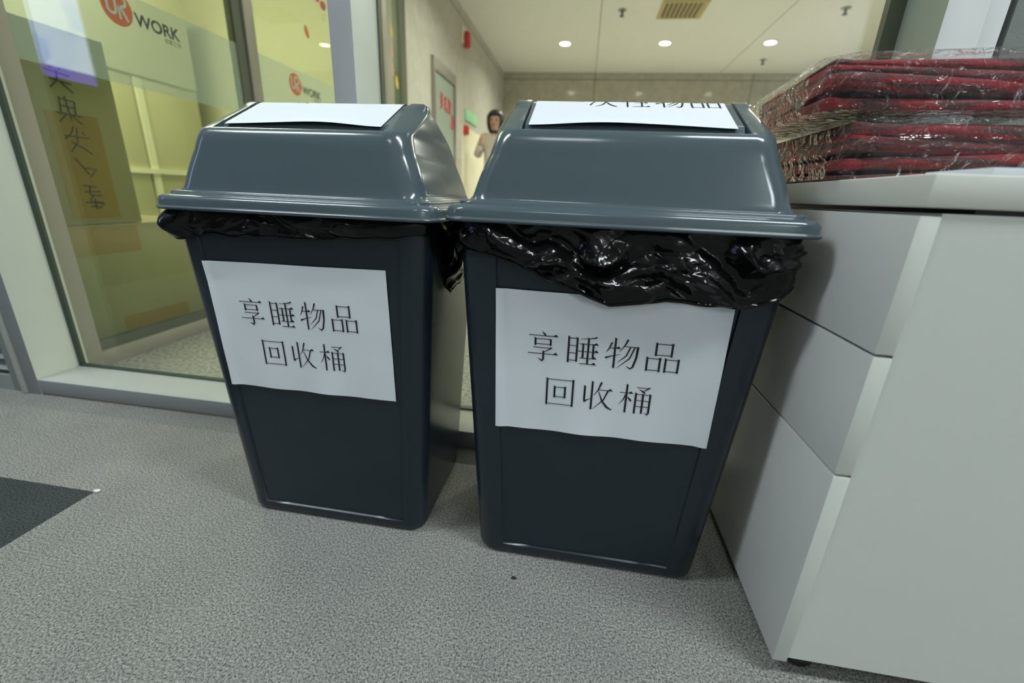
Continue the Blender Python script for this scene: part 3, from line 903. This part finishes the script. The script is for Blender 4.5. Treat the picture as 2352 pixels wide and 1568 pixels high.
# spacers keep the worktop just above the drawers
cpart('top_spacer', cabx + .05, cabx + .58, caby + .012, caby + .38, .580, .5845, 'black', 0)
pad = bx('paper_pad', -.13, .13, -.03, .05, 0, .007, 'paper', None, .0005, (.475, .487, .6125))
tag(pad, 'white paper pad lying at the worktop edge below the bagged blankets', 'paper')

# ------------------------------------------------------------------ bagged blankets
def blanket(name, loc, rz, sx, sy, sz, seed, label, layers=4):
    root = empty(name, loc, rz, label, 'blanket', 'red blankets packed in clear bags')
    bm = bmesh.new()
    cuts = [0]
    for k in range(layers): cuts.append(cuts[-1] + 1 + .55 * noise.noise((k * 5.3, seed, 1)))
    cuts = [c / cuts[-1] * sz for c in cuts]
    for k in range(layers):
        rings = []
        th = cuts[k + 1] - cuts[k]
        for t in [i / 10 for i in range(11)]:
            a = math.pi * t
            row = []
            for i, (x, y) in enumerate(rr(sx / 2 - .004, sy / 2 - .004, .018, 44)):
                q = Vector((x * 10 + seed * 3, y * 10, k * 1.7))
                end = 1 - .9 * smooth01((-x - sx * .42) / (sx * .06))        # the folded end is one smooth roll
                inset = ((1 - math.sin(a)) * th * .62 + .016 * (.5 + noise.noise(q * .8)) + .005 * noise.noise(q * 3)) * end
                # round the stack off towards its top and bottom
                hz = (cuts[k] + th * (.5 - .5 * math.cos(a))) / sz
                inset += .012 * max(0, abs(hz - .5) * 2 - .45) ** 1.6
                sag = (.019 * noise.noise(Vector((x * 9 + k * .35, y * 9, seed))) + .006 * noise.noise(Vector((x * 26, y * 26, seed + k)))) * math.sin(math.pi * min(1, hz * .98 + .02))
                l = math.hypot(x, y) or 1
                zz = cuts[k] + th * (.5 - .5 * math.cos(a)) + sag
                row.append((x - x / l * inset, y - y / l * inset, max(.001, min(sz, zz))))
            rings.append(row)
        loft(bm, rings, True, True)
    obj('blanket', bm, 'blanket', root, 180)
    # film: a loose pillow around the folded cloth with a gathered end
    fb = bmesh.new()
    rings = []
    m = 48
    fr_ = random.Random(seed)
    fw = [(A, f * fr_.uniform(.8, 1.2), math.cos(t_), math.sin(t_), fr_.uniform(0, 9)) for A, f in ((.0030, 14), (.0030, 18), (.0028, 29), (.0024, 37), (.0012, 62)) for t_ in (fr_.uniform(.2, 2.9),)]
    for j in range(m + 1):
        a = math.pi * j / m
        c = math.cos(a); s_ = math.sin(a)
        ex = .012 * (abs(s_) ** .35)
        inset = (1 - abs(s_) ** .22) * .018
        row = []
        for i, (x, y) in enumerate(rr(sx / 2 + .007 - inset, sy / 2 + .006 - inset, .030, 70)):
            z = sz * .5 - c * (sz * .5 + .004)
            q = Vector((x * 16, y * 16, z * 24 + seed))
            w1 = .003 + sum(A * (1 - 4 * abs(((f * (c1 * (x - y) + c2 * z) + ph + .5 * noise.noise(q)) % 1) - .5)) for A, f, c1, c2, ph in fw)
            w1 *= .35 + .65 * s_
            l = math.hypot(x, y) or 1
            zz = z + (0 if j < m / 2 else .004 * noise.noise(Vector((x * 20, y * 20, seed))))
            row.append((x + x / l * w1, y + y / l * w1, max(.0005, zz)))
        rings.append(row)
    loft(fb, rings, True, True)
    obj('plastic_bag', fb, 'bag', root, 35)
    return root
blanket('bagged_blanket', (.400, .715, .6128), 0, .225, .275, .062, 1.3, 'folded red blanket in clear plastic lying on the worktop, lower of two', 4)
blanket('bagged_blanket', (.380, .718, .6830), math.radians(-3), .240, .275, .055, 8.4, 'folded red blanket in clear plastic on top of another, overhanging toward bin', 4)

# ------------------------------------------------------------------ cartons behind the glass partition
def carton(loc, sx, sy, sz, label, tape_y=None, cross=False):
    r = empty('cardboard_box', loc, 0, label, 'cardboard box', 'cartons behind the glass')
    bx('carton', -sx, 0, 0, sy, 0, sz, 'card', r, .003)
    return r
c1 = carton((-1.575, 1.06, 0), .45, .62, .43, 'brown cardboard carton on the floor behind the left glass partition')
for q in ((.18, .44, .045, .115), (.0, .30, .335, .425)):
    bx('packing_tape', 0, .0008, q[0], q[1], q[2], q[3], 'tape', c1)
c2 = carton((-1.585, 1.06, .432), .44, .335, .56, 'tall cardboard carton with handwriting, standing on another carton')
bx('packing_tape', 0, .0008, .115, .262, .02, .33, 'tape', c2)
# marker writing down the carton's side
SCR = [
 [[(.2, .9), (.35, .78)], [(.75, .95), (.6, .78)], [(.1, .7), (.9, .62)], [(.5, .72), (.45, .4), (.15, .1)], [(.2, .42), (.9, .35)], [(.5, .4), (.9, .05)]],
 [[(.3, .9), (.25, .3)], [(.3, .85), (.8, .8), (.75, .35)], [(.3, .6), (.75, .58)], [(.1, .35), (.95, .3)], [(.4, .3), (.1, .0)], [(.6, .3), (.9, .02)], [(.5, .95), (.55, .1)]],
 [[(.5, .98), (.35, .7), (.1, .5)], [(.1, .62), (.95, .6)], [(.6, .95), (.5, .4), (.2, .05)], [(.3, .4), (.7, .2), (.95, .02)], [(.75, .8), (.85, .7)]],
 [[(.2, .9), (.6, .3)], [(.5, .55), (.9, .5), (.6, .2)]],
 [[(.2, .95), (.7, .9)], [(.45, .95), (.35, .6), (.8, .55)], [(.2, .7), (.8, .72)], [(.5, .6), (.3, .35), (.8, .3)], [(.15, .3), (.85, .25), (.6, .05)], [(.5, .45), (.5, .02)], [(.3, .15), (.7, .12)]],
]
for k, g in enumerate(SCR):
    bm = bmesh.new()
    y0, z0, s = .135 + .004 * k, .385 - .085 * k, .080
    for st in g:
        tube(bm, [(.0014, y0 + p[0] * s, z0 + p[1] * s) for p in st], .0019, 5)
    obj('handwriting', bm, 'marker', c2)

# store room furniture behind the partition
sh = empty('storage_cupboard', (-3.2, 2.3, 0), 0, 'pale yellow storage cupboard with door leaves, seen through the glass partition', 'cupboard')
bx('carcass', -.5, 0, -1.0, 1.2, 0, 1.9, 'store_wall', sh)
for k in range(4):
    y0 = -1.0 + .55 * k
    dl = bx('door_leaf', 0, .02, y0 + .01, y0 + .54, .12, 1.25, 'store_dark', sh, .003)
    bx('stile', .02, .032, y0 + .01, y0 + .06, .12, 1.25, 'store_white', dl)
bx('rail', .0, .045, -1.0, 1.2, .62, .655, 'store_white', sh)
bx('shelf_edge', .0, .055, -1.0, 1.2, .25, .30, 'store_white', sh)
bx('top_panel', .0, .02, -1.0, 1.2, 1.27, 1.9, 'store_wall', sh)

# ------------------------------------------------------------------ corridor fittings
dl_root = None
def downlight(x, y, label):
    r = empty('downlight', (x, y, 2.5), 0, label, 'ceiling light', 'round ceiling downlights')
    bm = bmesh.new(); lathe(bm, [(.078, 0), (.082, -.004), (.078, -.008), (.066, -.009), (.064, -.004)], 32)
    obj('trim_ring', bm, 'white_front', r, 40)
    bm = bmesh.new(); lathe(bm, [(.062, -.0092), (.063, -.0112), (.058, -.0125)], 32)
    obj('lens', bm, 'lens', r, 40)
LBL = ['leftmost of three round downlights in the corridor ceiling', 'middle of three round downlights in the corridor ceiling', 'rightmost of three round downlights in the corridor ceiling']
for i, (x, y) in enumerate(DOWN):
    downlight(x, y, LBL[i] if i < 3 else 'round downlight in the corridor ceiling, above the picture')
def sprinkler(x, y, label):
    r = empty('sprinkler_head', (x, y, 2.5), 0, label, 'sprinkler', 'ceiling sprinkler heads')
    bm = bmesh.new(); lathe(bm, [(.045, 0), (.045, -.006), (.02, -.012), (.014, -.012)], 20); obj('collar', bm, 'steel', r, 40)
    bm = bmesh.new(); lathe(bm, [(.013, -.0122), (.012, -.05), (.026, -.055), (.024, -.06), (.004, -.062)], 20); obj('nozzle', bm, 'vent_dark', r, 40)
sprinkler(.224, 5.60, 'dark sprinkler head left of the brass ceiling vent')
sprinkler(2.43, 5.63, 'dark sprinkler head near the right end of the corridor ceiling')
sprinkler(2.28, 7.36, 'small sprinkler head beyond the rightmost downlight')
vt = empty('ceiling_vent', (.84, 5.60, 2.5), 0, 'square brass ceiling vent with louvre blades', 'vent')
bm = bmesh.new()
for q in ((-.23, .23, -.23, -.19), (-.23, .23, .19, .23), (-.23, -.19, -.19, .19), (.19, .23, -.19, .19)): box(bm, *q, -.014, 0)
obj('frame', bm, 'brass', vt)
bx('backing', -.19, .19, -.19, .19, -.003, -.0005, 'vent_dark', vt)
for k in range(8):
    x = -.165 + .047 * k
    bm = bmesh.new()
    vs = [bm.verts.new(p) for p in ((x, -.188, -.004), (x + .022, -.188, -.016), (x + .022, .188, -.016), (x, .188, -.004), (x, -.188, -.006), (x + .022, -.188, -.018), (x + .022, .188, -.018), (x, .188, -.006))]
    for q in ((0, 1, 2, 3), (7, 6, 5, 4), (0, 4, 5, 1), (1, 5, 6, 2), (2, 6, 7, 3), (3, 7, 4, 0)): bm.faces.new([vs[i] for i in q])
    obj('blade', bm, 'brass', vt)

sg = empty('notice_board', (-1.5, 4.74, 1.2), 0, 'tall steel-framed glass notice board with red characters on the concrete wall', 'notice board')
bx('board', .002, .012, -.33, .33, -.5, .52, 'board', sg)
bm = bmesh.new()
for q in ((-.37, -.32, -.55, .56), (.32, .37, -.55, .56), (-.32, .32, .46, .56), (-.32, .32, -.55, -.51)): box(bm, 0, .03, q[0], q[1], q[2], q[3])
obj('frame', bm, 'steel', sg)
bm = bmesh.new()
for k, (yy, zz) in enumerate(((-.16, .16), (-.03, .155), (.10, .15), (.2, .02))):
    for st in random.sample(SCR[0] + SCR[1] + SCR[4], 7):
        tube(bm, [(.0155, yy + p[0] * .12, zz + p[1] * .15) for p in st], .007, 5)
tag(obj('lettering', bm, 'redtext', sg), 'red characters')

al = empty('fire_alarm', (-1.5, 5.50, 2.19), 0, 'red fire alarm sounder high on the concrete wall', 'fire alarm')
bx('back_plate', 0, .02, -.11, .05, -.03, .13, 'cream', al, .004)
bm = bmesh.new()
loft(bm, [[(x, .06 * r * math.cos(2 * math.pi * k / 20), .015 + .085 * r * math.sin(2 * math.pi * k / 20)) for k in range(20)] for x, r in ((.02, 1), (.06, 1), (.08, .8))], True, True)
obj('sounder', bm, 'red', al, 40)
cp = bx('alarm_call_point', 0, .05, -.05, .05, -.05, .05, 'red', None, .01, (-1.49, 5.52, 1.29))
tag(cp, 'small red alarm call point low on the concrete wall', 'alarm button')
ex = empty('exit_sign', (-1.5, 5.85, 1.47), 0, 'green exit sign plate on the corridor wall', 'sign')
bx('plate', 0, .02, -.28, .28, -.06, .06, 'green_sign', ex, .004)

# ------------------------------------------------------------------ woman far down the corridor
pr = empty('person', (-1.16, 5.75, 0), 0, 'dark-haired person in a beige coat standing far down the corridor', 'person')
def skin_fig(name, pts, edges, rad, mat, parent, sub=2):
    me = bpy.data.meshes.new(name); me.from_pydata(pts, edges, [])
    me.materials.append(M[mat])
    o = bpy.data.objects.new(name, me); COL.objects.link(o)
    sk = o.modifiers.new('s', 'SKIN'); sk.use_smooth_shade = True
    for v, r in zip(me.skin_vertices[0].data, rad): v.radius = (r, r) if not isinstance(r, tuple) else r
    me.skin_vertices[0].data[0].use_root = True
    sb = o.modifiers.new('u', 'SUBSURF'); sb.levels = sub; sb.render_levels = sub
    dg = bpy.context.evaluated_depsgraph_get(); dg.update()
    nm = bpy.data.meshes.new_from_object(o.evaluated_get(dg)); nm.name = name
    bpy.data.objects.remove(o)
    r = bpy.data.objects.new(name, nm); COL.objects.link(r); r.parent = parent
    return r
K = 1.52 / 1.62
hp = [(0, 0, .86), (0, 0, 1.05), (0, 0, 1.25), (0, 0, 1.36), (0, -.005, 1.42), (0, -.012, 1.47), (0, -.012, 1.54), (0, -.008, 1.59),
      (.16, 0, 1.31), (.22, .0, 1.06), (.20, -.10, .86), (.20, -.15, .79), (-.16, 0, 1.31), (-.23, -.05, 1.08), (-.14, -.20, 1.24), (-.12, -.22, 1.33),
      (.085, 0, .82), (.09, -.01, .46), (.09, .02, .08), (.09, -.09, .03), (-.085, 0, .82), (-.09, -.01, .46), (-.09, .02, .08), (-.09, -.09, .03)]
he = [(0, 1), (1, 2), (2, 3), (3, 4), (4, 5), (5, 6), (6, 7), (2, 8), (8, 9), (9, 10), (10, 11), (2, 12), (12, 13), (13, 14), (14, 15), (0, 16), (16, 17), (17, 18), (18, 19), (0, 20), (20, 21), (21, 22), (22, 23)]
hr = [.13, .11, .12, .06, .050, .075, .092, .062, .055, .042, .030, .025, .055, .042, .030, .026, .085, .058, .04, .032, .085, .058, .04, .032]
hp = [tuple(c * K for c in p) for p in hp]; hr = [r * K for r in hr]
body = skin_fig('body', hp, he, hr, 'skin', pr)
bm = bmesh.new()   # hair: cap with a longer back, open at the face
bmesh.ops.create_uvsphere(bm, u_segments=28, v_segments=18, radius=.118)
dele = [v for v in bm.verts if v.co.y < -.055 and v.co.z < .045 and abs(v.co.x) < .085]
bmesh.ops.delete(bm, geom=dele, context='VERTS')
for v in bm.verts:
    v.co.x *= .92
    if v.co.z < -.02: v.co.z *= 1.6
    v.co += Vector((0, 0, 1.535 * K))
h = obj('hair', bm, 'hair', pr, 180)
sd = h.modifiers.new('t', 'SOLIDIFY'); sd.thickness = .012
for sx in (-.032, .032):
    bm = bmesh.new()
    bmesh.ops.create_icosphere(bm, subdivisions=2, radius=.011, matrix=Matrix.Translation((sx, -.098, 1.525 * K)))
    obj('eye', bm, 'hair', pr, 180)
bm = bmesh.new()
bmesh.ops.create_cone(bm, cap_ends=True, segments=10, radius1=.016, radius2=.007, depth=.045, matrix=Matrix.Translation((0, -.105, 1.50 * K)))
obj('nose', bm, 'skin', pr, 180)
bm = bmesh.new()
box(bm, -.02, .02, -.102, -.094, 1.462 * K, 1.47 * K, 0, .002)
obj('mouth', bm, 'redtext', pr)
cpnts = [(0, 0, .62), (0, 0, .86), (0, 0, 1.05), (0, 0, 1.25), (0, 0, 1.35), (.16, 0, 1.31), (.22, 0, 1.06), (.20, -.10, .88), (-.16, 0, 1.31), (-.23, -.05, 1.08), (-.15, -.19, 1.21)]
ce = [(0, 1), (1, 2), (2, 3), (3, 4), (3, 5), (5, 6), (6, 7), (3, 8), (8, 9), (9, 10)]
crd = [.17, .16, .14, .145, .075, .072, .058, .046, .072, .058, .046]
skin_fig('coat', [tuple(c * K for c in p) for p in cpnts], ce, [r * K for r in crd], 'coat', pr)
skin_fig('trousers', [tuple(c * K for c in p) for p in ((0, 0, .80), (.085, 0, .76), (.09, -.01, .46), (.09, .02, .09), (-.085, 0, .76), (-.09, -.01, .46), (-.09, .02, .09))],
         [(0, 1), (1, 2), (2, 3), (0, 4), (4, 5), (5, 6)], [r * K for r in (.11, .095, .07, .055, .095, .07, .055)], 'trousers', pr)

# ------------------------------------------------------------------ near room fittings behind the camera (they show as reflections, except the added fill panel)
for i, (x, y) in enumerate(ROOM_PANELS):
    r = empty('ceiling_panel', (x, y, 2.7), 0, 'rectangular LED panel in the near room ceiling, out of the picture', 'ceiling light', 'rectangular ceiling panels')
    hl = .30 if i == 2 else .62
    bx('panel_frame', -hl, hl, -.18, .18, -.015, 0, 'white_front', r, .003)
    bx('diffuser', -hl + .03, hl - .03, -.15, .15, -.019, -.0152, 'panel_lens', r)
scr = empty('wall_screen', (-2.56, -.08, 1.3), 0, 'lit blue screen on the near room wall, seen reflected in the glass', 'screen')
bx('bezel', -.03, 0, -.145, .145, -.29, .42, 'black', scr, .004)
bx('display', 0, .004, -.132, .132, -.225, .40, 'screen', scr)
bx('caption_bar', 0, .004, -.132, .132, -.275, -.227, 'purple', scr)

# scraps on the carpet
for nm, x, y, mt, lab, sc in (('paper_scrap', -.885, .566, 'paper', 'tiny white scrap at the corner of the dark carpet tile', .006), ('lint_speck', -.057, .526, 'ink', 'tiny black speck on the carpet in front of the bins', .0035)):
    bm = bmesh.new()
    bmesh.ops.create_icosphere(bm, subdivisions=2, radius=sc)
    for v in bm.verts:
        v.co *= 1 + .35 * noise.noise(v.co * 300)
        v.co = Vector((v.co.x * 1.3, v.co.y * .7, v.co.z * .35 + sc * .36))
    tag(obj(nm, bm, mt, None, 180, (x, y, .0003)), lab, 'scrap')
